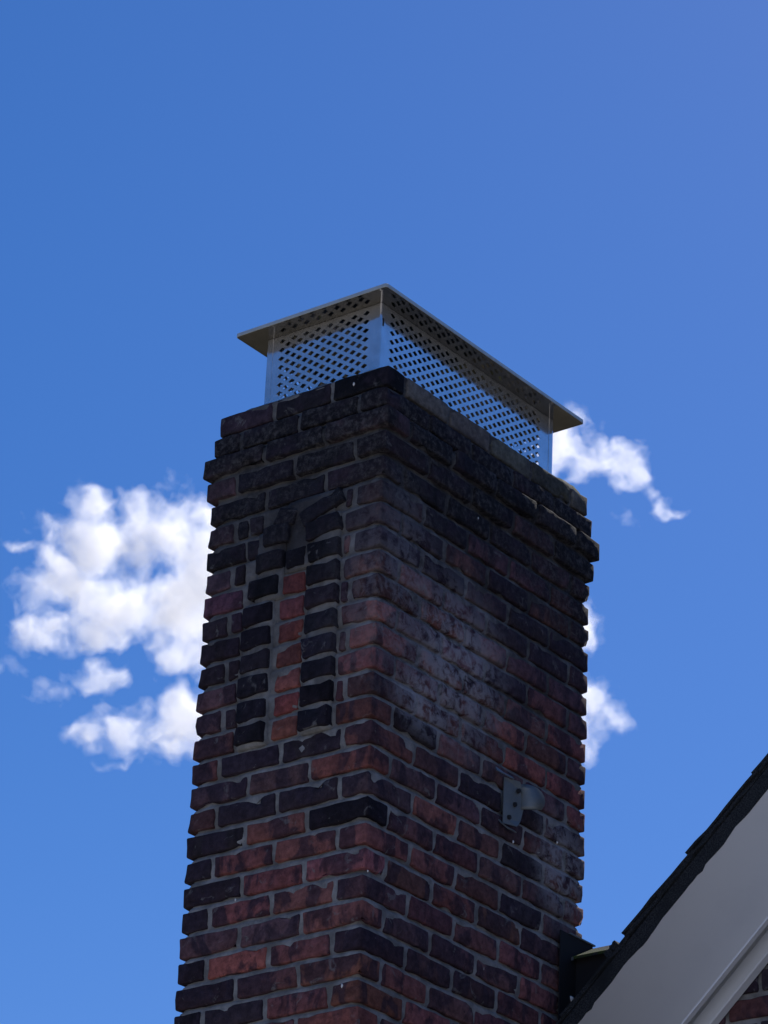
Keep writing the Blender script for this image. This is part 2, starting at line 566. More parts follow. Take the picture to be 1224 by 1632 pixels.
rear.obj('rear_brickwork', FACADE, CH).__setitem__('kind', 'stuff')
low = MB()
for k in range(BOT + 1, int(Z0 / HC)):
    s = (k % 2) * 0.107
    z0, z1 = zk(k + 1) + JT / 2, zk(k) - JT / 2
    for q in range(-1, 3):
        a, b = max(0, s + q * 0.2178), min(WL, s + q * 0.2178 + BL)
        if b - a > .05:
            low.box((-b, 0, z0), (-a, 0.09, z1))
            low.box((-b, WR - .09, z0), (-a, WR, z1))
    for q in range(-1, 5):
        a, b = max(0.1, 0.107 - s + q * 0.2112), min(WR - .1, 0.107 - s + q * 0.2112 + BR_)
        if b - a > .05:
            low.box((-0.09, a, z0), (0, b, z1))
            low.box((-WL, a, z0), (-WL + .09, b, z1))
lo = low.obj('lower_brickwork', BRICK, CH)
lo['kind'] = 'stuff'
lo.color = (*BRN, 0.7)

# mortar body: recessed between the bricks, uneven, rounded at the corners
def perimeter(off, nz, z):
    pts = []
    x0, x1, y0, y1 = -WL - off, off, -off, WR + off
    step = 0.022
    def seg(a, b):
        m = max(2, int((b - a).length / step))
        for i in range(m): pts.append(a.lerp(b, i / m))
    c = [Vector((x1, y0, z)), Vector((x1, y1, z)), Vector((x0, y1, z)), Vector((x0, y0, z))]
    for i in range(4): seg(c[i], c[(i + 1) % 4])
    return pts

rows = []
for k in range(-1, BOT + 1):
    a, b = corbel(k - 1) if k > -1 else corbel(k), corbel(k)      # course above, course below the joint
    lo_ = min(a, b)
    top_ = -0.006 if k == -1 else 0.0
    rows.append((zk(k) + JT * 0.42 + top_, min(a, b + .004) - 0.0125, 1.6))       # raked out under the upper brick
    rows.append((zk(k) + JT * 0.05 + top_, lo_ - 0.0060, 1.2))
    rows.append((zk(k) - JT * 0.45 + top_, lo_ - 0.0022, 1.0))                    # weathered flush on the lower one
    for t in (0.30, 0.50, 0.72):
        rows.append((zk(k + t), b - 0.0052, 1.0))
rows.append((zk(BOT + 1), -0.006, 1.0))
rows.append((0.0, -0.006, 1.0))
V, F = [], []
npts = None
base_pts = [perimeter(0, 0, z) for z, off, na in rows]
npts = len(base_pts[0])
cx, cyy = -WL / 2, WR / 2
for (z, off, na), pts in zip(rows, base_pts):
    for p in pts:
        q = Vector((cx + (p.x - cx) * (1 + 2 * off / WL), cyy + (p.y - cyy) * (1 + 2 * off / WR), z))
        d = Vector((p.x - cx if abs(abs(p.x - cx) - WL / 2) < 1e-6 else 0, p.y - cyy if abs(abs(p.y - cyy) - WR / 2) < 1e-6 else 0, 0)).normalized()
        q += d * (fb(p * 19, 4) * 0.0034 * na - (0.011 if d.x and d.y else 0))
        V.append(q)
for i in range(len(rows) - 1):
    for j in range(npts):
        a, b = i * npts + j, i * npts + (j + 1) % npts
        F.append((a, a + npts, b + npts, b))
F.append(tuple(range(npts)))
obj('mortar', V, F, MORTAR, CH, True)

# mortar that backs the raised letter
def letter_mortar(u0, u1, k0, k1, dep):
    nu, nz = 4, (k1 - k0) * 5
    V, F = [], []
    for i in range(nz + 1):
        for j in range(nu + 1):
            u = u0 + (u1 - u0) * j / nu; z = zk(k0) + (zk(k1) - zk(k0)) * i / nz
            e = 1.0 if 0 < j < nu else 0.35
            V.append(Vector((-u, -dep * e - fb(Vector((u * 18, 3, z * 18)), 3) * 0.0045, z)))
    for i in range(nz):
        for j in range(nu):
            a = i * (nu + 1) + j
            F.append((a, a + 1, a + nu + 2, a + nu + 1))
    nn = len(V)
    V += [Vector((p.x, 0.03, p.z)) for p in V]
    rim = [j for j in range(nu + 1)] + [i * (nu + 1) + nu for i in range(1, nz + 1)] + [nz * (nu + 1) + j for j in range(nu - 1, -1, -1)] + [i * (nu + 1) for i in range(nz - 1, 0, -1)]
    for a, b in zip(rim, rim[1:] + rim[:1]): F.append((a, a + nn, b + nn, b))
    obj('mortar', V, F, MORTAR, CH, True)
letter_mortar(0.146, 0.248, 5, 14, 0.010)
letter_mortar(0.374, 0.478, 8, 14, 0.010)
letter_mortar(0.345, 0.445, 5, 8, 0.009)
letter_mortar(0.17, 0.34, 4, 7, 0.006)

# crown: sloped mortar wash with moss
V, F = [], []
nx, ny = 44, 68
ox = 0.012
for i in range(nx + 1):
    for j in range(ny + 1):
        x = -WL + ox + (WL - 2 * ox) * i / nx
        y = ox + (WR - 2 * ox) * j / ny
        e = min(-x - ox, x + WL - ox, y - ox, WR - ox - y)
        z = 0.052 + 0.040 * (1 - math.exp(-max(e, 0) / 0.022)) + min(e, 0.12) * 0.16
        z += fb(Vector((x * 16, y * 16, 2)), 4) * 0.010 * min(1, 0.3 + e / 0.03)
        # the wash is thicker at the far end
        z += 0.018 * max(0, min(1, (y - 0.80) / 0.2)) * min(1, e / 0.03)
        if e < 0.001: z = 0.030
        V.append(Vector((x, y, Z0 + z)))
for i in range(nx):
    for j in range(ny):
        a = i * (ny + 1) + j
        F.append((a, a + ny + 1, a + ny + 2, a + 1))
obj('mortar_crown', V, F, CROWN, CH, True)

# small pale dabs: mortar stuck to the faces, and one painted sunlit spot
def dab(p, n_, s, parent=CH):
    t = Vector((0, 0, 1)).cross(n_).normalized()
    V, F = [p + n_ * s * 0.7], []
    m = 7
    for ring, (rr, hh) in enumerate(((0.6, 0.55), (1.0, -0.2))):
        for i in range(m):
            a = i * 2 * math.pi / m
            w = rr * s * (1 + 0.3 * math.sin(i * 2.3 + s * 900))
            V.append(p + t * math.cos(a) * w + Vector((0, 0, 1)) * math.sin(a) * w * 1.4 + n_ * hh * s)
    F += [(0, 1 + i, 1 + (i + 1) % m) for i in range(m)]
    F += [(1 + i, 1 + m + i, 1 + m + (i + 1) % m, 1 + (i + 1) % m) for i in range(m)]
    obj('mortar_sun_dab', V, F, BRIGHT, parent, True, p)

def on_plane(px, py, axis, val):
    d = FW + RT * ((px - 612) / FPX) - UP * ((py - 816) / FPX)
    t = (val - CAM[axis]) / d[axis]
    return CAM + d * t

for px, py, s in ((564, 612, .004), (545, 1571, .004), (375, 1434, .003), (586, 1388, .0025)):
    dab(on_plane(px, py, 1, -corbel(-1) - 0.002 if py < 640 else -0.002), Vector((0, -1, 0)), s)
for px, py, s in ((818, 1342, .0035), (888, 1343, .003), (762, 826, .003)):
    dab(on_plane(px, py, 0, 0.003), Vector((1, 0, 0)), s)

# ------------------------------------------------------------------ chimney cap
XN, YN, ML, MR = -0.1013, 0.0827, 0.4289, 0.8866      # near post and sides of the cage
ZB, ZL = Z0 + 0.085, Z0 + 0.3371
CAP = empty('chimney_cowl', (XN - ML / 2, YN + MR / 2, ZB))
tag(CAP, 'shiny steel chimney cap with a flat lid on diamond mesh sides', 'chimney cap')
OV = 0.0705
lid = MB()
lx0, lx1, ly0, ly1 = XN - ML - OV, XN + OV, YN - OV, YN + MR + OV
def rrect(x0, x1, y0, y1, r, z, m=4):
    p = []
    for (cx_, cy_, a0) in ((x1 - r, y1 - r, 0), (x0 + r, y1 - r, 90), (x0 + r, y0 + r, 180), (x1 - r, y0 + r, 270)):
        for i in range(m + 1):
            a = R(a0 + 90 * i / m)
            p.append(Vector((cx_ + r * math.cos(a), cy_ + r * math.sin(a), z)))
    return p
rings = [rrect(lx0 + .012, lx1 - .012, ly0 + .012, ly1 - .012, .006, ZL + .0005),
         rrect(lx0 + .001, lx1 - .001, ly0 + .001, ly1 - .001, .008, ZL - .0005),
         rrect(lx0, lx1, ly0, ly1, .009, ZL + .002),
         rrect(lx0, lx1, ly0, ly1, .009, ZL + .0105),
         rrect(lx0 + .003, lx1 - .003, ly0 + .003, ly1 - .003, .008, ZL + .0135),
         rrect(lx0 + .14, lx1 - .14, ly0 + .14, ly1 - .14, .008, ZL + .030)]
m = len(rings[0])
vv = [p for r_ in rings for p in r_]
ff = [tuple(range(m))[::-1], tuple(range((len(rings) - 1) * m, len(rings) * m))]
for i in range(len(rings) - 1):
    for j in range(m):
        ff.append((i * m + j, i * m + (j + 1) % m, (i + 1) * m + (j + 1) % m, (i + 1) * m + j))
lid.quads(vv, ff)
lid_o = lid.obj('lid', STEEL, CAP, loc=(XN - ML / 2, YN + MR / 2, ZL))
hm = MB()                                             # folded hem round the edge
hr = [rrect(lx0 - .0012, lx1 + .0012, ly0 - .0012, ly1 + .0012, .010, ZL + z_) for z_ in (.0008, .0110)]
hr += [rrect(lx0 + .0002, lx1 - .0002, ly0 + .0002, ly1 - .0002, .009, ZL + z_) for z_ in (.0122, -.0004)]
vv = [p for r_ in hr for p in r_]
hm.quads(vv, [(a * m + j, a * m + (j + 1) % m, b * m + (j + 1) % m, b * m + j) for a, b in ((0, 1), (1, 2), (2, 3), (3, 0)) for j in range(m)])
hm.obj('hem', HEM, lid_o)

PU, PV = 0.0228, 0.0297     # mesh pitch across and down
def mesh_panel(origin, du, width, nrm):
    """flattened expanded sheet: whole diamonds inside a solid border"""
    mb = MB()
    mrg = 0.030
    top, bot = ZL - 0.0002, ZB - 0.015
    hgt = top - bot
    t = 0.0010
    cols = int((width - 2 * mrg) / PU)
    u0 = (width - cols * PU) / 2
    wf = 0.57
    def pt(u, z, d): return origin + du * u + Vector((0, 0, bot + z - origin.z)) + nrm * d
    rowsn = int((hgt - 0.01) / PV)
    z0 = hgt - rowsn * PV - 0.004
    def ring(outer, inner):
        n_ = len(outer)
        V = [pt(*p, t) for p in outer] + [pt(*p, t) for p in inner] + [pt(*p, -t) for p in outer] + [pt(*p, -t) for p in inner]
        F = []
        for i in range(n_):
            j = (i + 1) % n_
            F.append((i, j, n_ + j, n_ + i))
            F.append((2 * n_ + j, 2 * n_ + i, 3 * n_ + i, 3 * n_ + j))
            F.append((n_ + i, n_ + j, 3 * n_ + j, 3 * n_ + i))
        mb.quads(V, F)
    hu, hz = PU, PV / 2
    for c in range(cols + 1):
        for r_ in range(rowsn + 1):
            if c % 2 == 1 and r_ == rowsn: continue
            cu, cz = u0 + c * PU, z0 + (r_ + (0.5 if c % 2 else 0)) * PV
            dia = [(cu - hu, cz), (cu, cz - hz), (cu + hu, cz), (cu, cz + hz)]
            cl = lambda p: (min(max(p[0], u0), u0 + cols * PU), min(max(p[1], z0), z0 + rowsn * PV))
            dia_c = [cl(p) for p in dia]
            fc = 1.0
            inn = []
            full = (dia_c == dia)
            if not full: # half diamonds at the border are left solid
                V = [pt(*p, t) for p in dia_c] + [pt(*p, -t) for p in dia_c]
                mb.quads(V, [(0, 1, 2, 3), (7, 6, 5, 4)])
                continue
            inn = [(cu + (p[0] - cu) * wf, cz + (p[1] - cz) * wf) for p in dia]
            ring(dia, inn)
    # border
    for (a, b, c_, d_) in ((0, u0, 0, hgt), (width - u0, width, 0, hgt), (u0, width - u0, 0, z0), (u0, width - u0, z0 + rowsn * PV, hgt)):
        V = [pt(a, c_, t), pt(b, c_, t), pt(b, d_, t), pt(a, d_, t), pt(a, c_, -t), pt(b, c_, -t), pt(b, d_, -t), pt(a, d_, -t)]
        mb.quads(V, [(0, 1, 2, 3), (7, 6, 5, 4)])
    mb.obj('mesh_panel', GALV, CAP)
X_, Y_ = Vector((1, 0, 0)), Vector((0, 1, 0))
mesh_panel(Vector((XN - ML, YN, ZB)), X_, ML, -Y_)
mesh_panel(Vector((XN, YN, ZB)), Y_, MR, X_)
mesh_panel(Vector((XN - ML, YN + MR, ZB)), X_, ML, Y_)
mesh_panel(Vector((XN - ML, YN, ZB)), Y_, MR, -X_)
for sx, sy in ((1, -1), (-1, -1), (1, 1), (-1, 1)):     # folded corners
    cxp, cyp = (XN if sx > 0 else XN - ML), (YN if sy < 0 else YN + MR)
    e = 0.0022
    w = 0.020
    prof = [(cxp - sx * w, cyp + sy * e), (cxp - sx * .003, cyp + sy * e), (cxp + sx * .0012, cyp + sy * .0012), (cxp + sx * e, cyp - sy * .003), (cxp + sx * e, cyp - sy * w)]
    inner = [(x - sx * .0008 , y - sy * .0008) for x, y in prof]
    V = [Vector((x, y, z)) for z in (ZB - .012, ZL - .0004) for x, y in prof + inner]
    q = len(prof) * 2; h_ = len(prof)
    F = [(i, i + 1, q + i + 1, q + i) for i in range(h_ - 1)] + [(h_ + i + 1, h_ + i, q + h_ + i, q + h_ + i + 1) for i in range(h_ - 1)]
    F += [(0, q, q + h_, h_), (h_ - 1, 2 * h_ - 1, q + 2 * h_ - 1, q + h_ - 1)]
    obj('corner_fold', V, F, GALV, CAP)
rv = MB(); rv.box((XN + .0022, YN + .006, ZL - .075), (XN + .0035, YN + .011, ZL - .050)); rv.obj('rivet_slot', DARK, CAP)

# ------------------------------------------------------------------ bracket on the wide face
bp = lambda v_, k, d: Vector((d, v_, zk(k)))
BK = empty('anchor_bracket', bp(0.66, 14.5, 0.0))
tag(BK, 'weathered zinc anchor bracket with a folded hood bolted to the chimney brickwork', 'bracket')
def sheet(name, pts, th, mat, smooth=False):
    """thin bent sheet from two rails of points"""
    a, b = pts
    n_ = len(a)
    V = list(a) + list(b)
    nrm = [((b[i] - a[i]).cross((a[min(i + 1, n_ - 1)] - a[max(i - 1, 0)]))).normalized() * th for i in range(n_)]
    V += [a[i] + nrm[i] for i in range(n_)] + [b[i] + nrm[i] for i in range(n_)]
    F = []
    for i in range(n_ - 1):
        F.append((i, i + 1, n_ + i + 1, n_ + i))
        F.append((2 * n_ + i + 1, 2 * n_ + i, 3 * n_ + i, 3 * n_ + i + 1))
        F.append((i + 1, i, 2 * n_ + i, 2 * n_ + i + 1))
        F.append((n_ + i, n_ + i + 1, 3 * n_ + i + 1, 3 * n_ + i))
    F += [(0, n_, 3 * n_, 2 * n_), (n_ - 1, 3 * n_ - 1, 4 * n_ - 1, 2 * n_ - 1)]
    return obj(name, V, F, mat, BK, smooth)
# back plate standing off the wall, then the hood that curls outwards
zs = (13.55, 14.0, 14.6, 15.2, 15.45)
sheet('plate', ([bp(0.612, k, 0.012) for k in zs], [bp(0.612 + w, k, 0.030) for k, w in zip(zs, (0.055, 0.075, 0.075, 0.060, 0.045))]), 0.003, ZINC)
hood_a, hood_b = [], []
for i in range(9):
    a = R(-35 + 145 * i / 8)
    ky = 14.2 - 0.62 * math.sin(a)
    hood_a.append(bp(0.668 + 0.012 * math.cos(a), ky + .08, 0.022 + 0.004 * math.cos(a)))
    hood_b.append(bp(0.690 + 0.045 * math.cos(a), ky, 0.040 + 0.030 * math.cos(a)))
sheet('hood', (hood_a, hood_b), 0.004, ZINC, True)
sheet('strap', ([bp(0.575, 13.30, 0.006), bp(0.61, 13.42, 0.012), bp(0.64, 13.48, 0.02)], [bp(0.575, 13.46, 0.010), bp(0.61, 13.52, 0.018), bp(0.64, 13.58, 0.026)]), 0.003, ZINC)
sheet('toe', ([bp(0.60, 15.35, 0.004), bp(0.63, 15.50, 0.008), bp(0.665, 15.55, 0.012)], [bp(0.60, 15.50, 0.012), bp(0.63, 15.64, 0.018), bp(0.665, 15.66, 0.022)]), 0.003, ZINC)
for v_, k, d in ((0.632, 15.15, 0.021), (0.652, 14.55, 0.026), (0.662, 13.95, 0.030)):
    c = bp(v_, k, d)
    mb = MB()
    mm = 8
    V = [c + Vector((0.004, 0, 0))] + [c + Vector((0.003, .0055 * math.cos(i * 2 * math.pi / mm), .0065 * math.sin(i * 2 * math.pi / mm))) for i in range(mm)] + [c + Vector((-0.004, .007 * math.cos(i * 2 * math.pi / mm), .008 * math.sin(i * 2 * math.pi / mm))) for i in range(mm)]
    F = [(0, 1 + i, 1 + (i + 1) % mm) for i in range(mm)] + [(1 + i, 1 + mm + i, 1 + mm + (i + 1) % mm, 1 + (i + 1) % mm) for i in range(mm)]
    mb.quads(V, F)
    mb.obj('bolt', DARK, BK)

# ------------------------------------------------------------------ house beside the chimney
PITCH = R(43.0)
S = Vector((math.cos(PITCH), 0, math.sin(PITCH)))        # up the slope
N = Vector((-math.sin(PITCH), 0, math.cos(PITCH)))       # away from the roof
P0 = Vector((0.737, 0, Z0 - 1.122))                      # on the upper edge of the rake board
def sl(s, w, y):                                         # s up the slope, w below the line, y depth
    p = P0 + S * s - N * w
    return Vector((p.x, y, p.z))
RIDGE_X, EAVE_X = 3.4, -1.5
s_of = lambda x: (x - P0.x) / math.cos(PITCH)
HOUSE = empty('house', (RIDGE_X, 4.0, 0))
tag(HOUSE, 'brick house gable with white rake trim and black shingle roof beside the chimney', 'house')
YF, YW, YB = 0.87, 1.002, 9.0
s_top, s_ch, s_eave = s_of(RIDGE_X), s_of(0.008), s_of(EAVE_X)

def extrude(name, prof, s0, s1, mat, parent, smooth=False):
    n_ = len(prof)
    V = [sl(s0, w, y) for y, w in prof] + [sl(s1, w, y) for y, w in prof]
    F = [(i, (i + 1) % n_, n_ + (i + 1) % n_, n_ + i) for i in range(n_)] + [tuple(range(n_))[::-1], tuple(range(n_, 2 * n_))]
    return obj(name, V, F, mat, parent, smooth)

# trim, from the shingles down: crown, board, hollow, frieze
bd = [(0.8425, 0.002)]
for i in range(13):                                       # a shallow cove that runs out into the flat board
    t = i / 12
    bd.append((0.8430 + 0.0272 * (1 - (1 - t) ** 1.5), 0.006 + 0.178 * t))
bd += [(0.8702, 0.262), (0.8715, 0.2665), (0.889, 0.2665), (0.889, 0.004)]
rb = extrude('rake_board', bd, s_ch, s_top, WHITE, HOUSE)
for p in rb.data.polygons:
    p.use_smooth = 0 <= p.index <= 13
extrude('soffit', [(0.8895, 0.175), (1.0015, 0.175), (1.0015, 0.168), (0.8895, 0.168)], s_ch, s_top, WHITE, HOUSE)
extrude('bed_board', [(0.972, 0.1755), (0.972, 0.236), (0.9835, 0.236), (0.9835, 0.1755)], s_ch, s_top, WHITE, HOUSE)
extrude('frieze_board', [(0.955, 0.228), (0.952, 0.233), (0.952, 0.277), (0.955, 0.280), (0.9835, 0.280), (0.9835, 0.2365), (0.9715, 0.2365), (0.9715, 0.228)], s_ch, s_top, WHITE, HOUSE)

# gable wall, open under the roof line, with the bricks that show laid one by one
wall_top = lambda x: sl(s_of(x), 0.215, 0).z
gw = MB()
for a, b in ((EAVE_X + .25, -WL - .004), (0.004, RIDGE_X)):
    V = [Vector((a, YW, 0)), Vector((b, YW, 0)), Vector((b, YW, wall_top(b))), Vector((a, YW, wall_top(a)))]
    V += [p + Vector((0, .25, 0)) for p in V]
    gw.quads(V, [(0, 1, 2, 3), (7, 6, 5, 4), (0, 3, 7, 4), (1, 5, 6, 2), (3, 2, 6, 7), (0, 4, 5, 1)])
V = [Vector((RIDGE_X + .0005, YW, 0)), Vector((2 * RIDGE_X - EAVE_X - .25, YW, 0)), Vector((2 * RIDGE_X - EAVE_X - .25, YW, wall_top(EAVE_X + .25))), Vector((RIDGE_X + .0005, YW, wall_top(RIDGE_X)))]
V += [p + Vector((0, .25, 0)) for p in V]
gw.quads(V, [(0, 1, 2, 3), (7, 6, 5, 4), (0, 3, 7, 4), (1, 5, 6, 2), (3, 2, 6, 7), (0, 4, 5, 1)])
WALL = gw.obj('gable_wall', FACADE, HOUSE, loc=(RIDGE_X, YW, 0))
sw = MB()
for x in (EAVE_X + .25, 2 * RIDGE_X - EAVE_X - .5):
    sw.box((x, YW + .2505, 0), (x + .25, YB, wall_top(EAVE_X + .25)))
sw.box((EAVE_X + .5005, YB - .25, 0), (2 * RIDGE_X - EAVE_X - .5005, YB, wall_top(EAVE_X + .25)))
sw.obj('side_wall', FACADE, HOUSE)
wm = MB()                                                # pointing behind the visible bricks
wm.quads([Vector((0.30, YW - .006, Z0 - 2.6)), Vector((1.3, YW - .006, Z0 - 2.6)), Vector((1.3, YW - .006, wall_top(1.3) - .01)), Vector((0.30, YW - .006, wall_top(0.30) - .01))], [(0, 1, 2, 3)])
wm.obj('pointing', MORTAR, HOUSE)
kk = 0
z = Z0 - 1.30
zj = 0.010                                               # shift of the bed joints against the chimney's
for row in range(16):
    zc = Z0 - 1.245 - row * HC
    for q in range(-1, 6):
        x0 = 0.32 + q * 0.2135 + (row % 2) * 0.107
        xc = x0 + 0.10
        if xc < 0.35 or xc > 1.25: continue
        if zc - 0.03 > wall_top(xc + 0.10): continue
        c = brnd.choice((DRK, DRK, PUR, BRN))
        put_brick((xc, YW - .016 + 0.03, zc), (0.2015, 0.06, HC - JT), c, 0.7, WALL)

# roof
def roof_slab(y0, y1, s0, s1):
    return [sl(s0, -0.002, y0), sl(s1, -0.002, y0), sl(s1, -0.002, y1), sl(s0, -0.002, y1), sl(s0, -0.036, y0), sl(s1, -0.036, y0), sl(s1, -0.036, y1), sl(s0, -0.036, y1)]
BOXF = [(0, 3, 2, 1), (4, 5, 6, 7), (0, 1, 5, 4), (1, 2, 6, 5), (2, 3, 7, 6), (3, 0, 4, 7)]
rf = MB()
rf.quads(roof_slab(0.862, 1.0575, s_ch, s_top), BOXF)
rf.quads(roof_slab(1.058, YB + .3, s_eave, s_top), BOXF)
rf.quads(roof_slab(0.862, 1.0575, s_eave, s_of(-WL - .01)), BOXF)
mir = [Vector((2 * RIDGE_X + .001 - p.x, p.y, p.z)) for p in roof_slab(0.862, YB + .3, s_eave, s_top)]
rf.quads(mir, [q[::-1] for q in BOXF])
ROOF = rf.obj('roof', SHINGLE, HOUSE, loc=(RIDGE_X, 4.0, wall_top(RIDGE_X)))

srnd = random.Random(5)
# edge shingles: butts step up the rake
def shingle(s0, ln, w_low, w_high, th, y0, y1, parent=ROOF, mat=SHINGLE, rag=0.004):
    m_ = 7
    V, F = [], []
    for i in range(m_ + 1):
        t = i / m_
        s = s0 + ln * t
        w = w_low + (w_high - w_low) * t
        e0 = y0 + srnd.uniform(-rag, rag)
        sag = srnd.uniform(-rag, rag) * 0.6
        V += [sl(s, w + sag, e0), sl(s, w, y1), sl(s, w - th, y1), sl(s, w - th + sag * .4, e0)]
    for i in range(m_):
        a = i * 4
        for j in range(4):
            F.append((a + j, a + 4 + j, a + 4 + (j + 1) % 4, a + (j + 1) % 4))
    F += [(0, 1, 2, 3), tuple(4 * m_ + j for j in (3, 2, 1, 0))]
    obj('shingle', V, F, mat, parent, False, sl(s0, 0, y0))
EXPO = 0.146
s = s_of(0.0)
i = 0
while s < s_top - 0.1:
    s0 = max(s, s_ch)
    shingle(s0, 0.30, -0.0485, -0.0375, 0.0085, 0.838 + srnd.uniform(-.005, .004), 1.05)
    if s0 > s_of(0.255): # second layer, laid over the first when the roof was renewed
        if i % 2: shingle(s0, 0.31, -0.0605, -0.0500, 0.0075, 0.834 + srnd.uniform(-.004, .004), 1.05)
    s += EXPO; i += 1
# torn starter strip hanging over the trim
V, F = [], []
L_ = s_top - s_ch
m_ = 240
for i in range(m_ + 1):
    s = s_ch + L_ * i / m_
    dn = 0.008 + 0.006 * fb(Vector((s * 9, 1.7, 0)), 4) + (0.006 if noise.noise(Vector((s * 16, 4, 0))) > 0.35 else 0)
    V += [sl(s, dn, 0.8415), sl(s, -0.0365, 0.8405), sl(s, -0.0365, 0.8605), sl(s, -0.003, 0.8605), sl(s, dn, 0.8455)]
for i in range(m_):
    a = i * 5
    for j in range(5): F.append((a + j, a + 5 + j, a + 5 + (j + 1) % 5, a + (j + 1) % 5))
F += [(0, 1, 2, 3, 4), tuple(5 * m_ + j for j in (4, 3, 2, 1, 0))]
obj('starter_strip', V, F, SHINGLE, ROOF)
# raised butt where the newer shingles begin
shingle(s_of(0.262), 0.05, -0.056, -0.056, 0.020, 0.842, 0.93)

# black flashing and small saddle on the uphill side of the chimney
FL = MB()
FL.box((0.010, 0.910, Z0 - 2.0), (0.0135, 1.075, Z0 - 1.381))
FLASH = FL.obj('flashing', BLACKTIN, HOUSE, loc=(0.01, 0.99, Z0 - 1.6))
e = MB(); e.box((0.009, 0.955, Z0 - 1.3808), (0.0165, 1.085, Z0 - 1.3765)); e.obj('hem', ZINC, FLASH)
r_ = MB(); r_.box((0.014, 0.990, Z0 - 1.95), (0.42, 1.000, Z0 - 1.4437)); r_.obj('riser', BLACKTIN, FLASH)
V = [Vector((0.014, 0.968, Z0 - 1.4545)), Vector((0.50, 0.968, Z0 - 1.4545)), Vector((0.50, 1.072, Z0 - 1.3985)), Vector((0.014, 1.072, Z0 - 1.3985))]
V += [p + Vector((0, 0, 0.0085)) for p in V]
obj('saddle', V, [(0, 3, 2, 1), (4, 5, 6, 7), (0, 1, 5, 4), (1, 2, 6, 5), (2, 3, 7, 6), (3, 0, 4, 7)], MOSSY, FLASH)
V = [Vector((0.014, 1.0725, Z0 - 1.3985)), Vector((0.50, 1.0725, Z0 - 1.3985)), Vector((0.50, 1.6, Z0 - 1.72)), Vector((0.014, 1.6, Z0 - 1.72))]
V += [p + Vector((0, 0, 0.008)) for p in V]
obj('saddle', V, [(0, 3, 2, 1), (4, 5, 6, 7), (0, 1, 5, 4), (1, 2, 6, 5), (2, 3, 7, 6), (3, 0, 4, 7)], MOSSY, FLASH)
e = MB(); e.box((0.0137, 0.966, Z0 - 1.458), (0.020, 0.972, Z0 - 1.448)); e.obj('clip', ZINC, FLASH)
dab(on_plane(911, 1592, 0, 0.0137) + Vector((0.001, 0, 0)), Vector((1, 0, 0)), 0.008, FLASH)  # bright dab on the flashing stands in for a spot of sunlight

# ------------------------------------------------------------------ clouds
rng = np.random.default_rng(11)
LAT = 48
lattice = rng.random((LAT, LAT, LAT)).astype(np.float32)
def vnoise(p):
    i = np.floor(p).astype(np.int32); f = (p - i).astype(np.float32)
    f = f * f * (3 - 2 * f)
    i0 = i % LAT; i1 = (i + 1) % LAT
    x0, y0, z0 = i0; x1, y1, z1 = i1
    fx, fy, fz = f
    c00 = lattice[x0, y0, z0] * (1 - fx) + lattice[x1, y0, z0] * fx
    c10 = lattice[x0, y1, z0] * (1 - fx) + lattice[x1, y1, z0] * fx
    c01 = lattice[x0, y0, z1] * (1 - fx) + lattice[x1, y0, z1] * fx
    c11 = lattice[x0, y1, z1] * (1 - fx) + lattice[x1, y1, z1] * fx
    return (c00 * (1 - fy) + c10 * fy) * (1 - fz) + (c01 * (1 - fy) + c11 * fy) * fz - 0.5
def fbm(p, wl, octaves, gain=0.56):
    s = 0; a = 1.0
    for o_ in range(octaves):
        s = s + a * vnoise(p / wl + 13.7 * o_)
        a *= gain; wl *= 0.5
    return s

def surface_nets(F, iso):
    B = F > iso
    nx, ny, nz = F.shape
    c = np.zeros((nx - 1, ny - 1, nz - 1), np.int32)
    for dx in (0, 1):
        for dy in (0, 1):
            for dz in (0, 1):
                c += B[dx:nx - 1 + dx, dy:ny - 1 + dy, dz:nz - 1 + dz]
    act = (c > 0) & (c < 8)
    idx = -np.ones(act.shape, np.int64)
    cells = np.argwhere(act)
    idx[act] = np.arange(len(cells))
    acc = np.zeros((len(cells), 3)); cnt = np.zeros(len(cells))
    corners = [(x, y, z) for x in (0, 1) for y in (0, 1) for z in (0, 1)]
    for a in corners:
        for ax in range(3):
            if a[ax]: continue
            b = list(a); b[ax] = 1
            fa = F[cells[:, 0] + a[0], cells[:, 1] + a[1], cells[:, 2] + a[2]]
            fbb = F[cells[:, 0] + b[0], cells[:, 1] + b[1], cells[:, 2] + b[2]]
            cr_ = (fa > iso) != (fbb > iso)
            t = np.where(cr_, (iso - fa) / np.where(cr_, fbb - fa, 1), 0)
            p = np.array(a, float)[None].repeat(len(cells), 0); p[:, ax] += t
            acc[cr_] += p[cr_]; cnt[cr_] += 1
    V = cells + acc / cnt[:, None]
    Q = []
    for ax in range(3):
        o1, o2 = [i for i in range(3) if i != ax]
        sl0 = [slice(None)] * 3; sl1 = [slice(None)] * 3
        sl0[ax] = slice(0, -1); sl1[ax] = slice(1, None)
        e0, e1 = B[tuple(sl0)], B[tuple(sl1)]
        ed = np.argwhere(e0 != e1)
        ok = (ed[:, o1] > 0) & (ed[:, o2] > 0) & (ed[:, o1] < F.shape[o1] - 1) & (ed[:, o2] < F.shape[o2] - 1)
        ed = ed[ok]
        def cell(d1, d2):
            q = ed.copy(); q[:, o1] -= d1; q[:, o2] -= d2
            return idx[q[:, 0], q[:, 1], q[:, 2]]
        q = np.stack([cell(1, 1), cell(0, 1), cell(0, 0), cell(1, 0)], 1)
        flip = e0[ed[:, 0], ed[:, 1], ed[:, 2]] != (ax == 1)
        q[~flip] = q[~flip][:, ::-1]
        Q.append(q)
    return V, np.concatenate(Q)

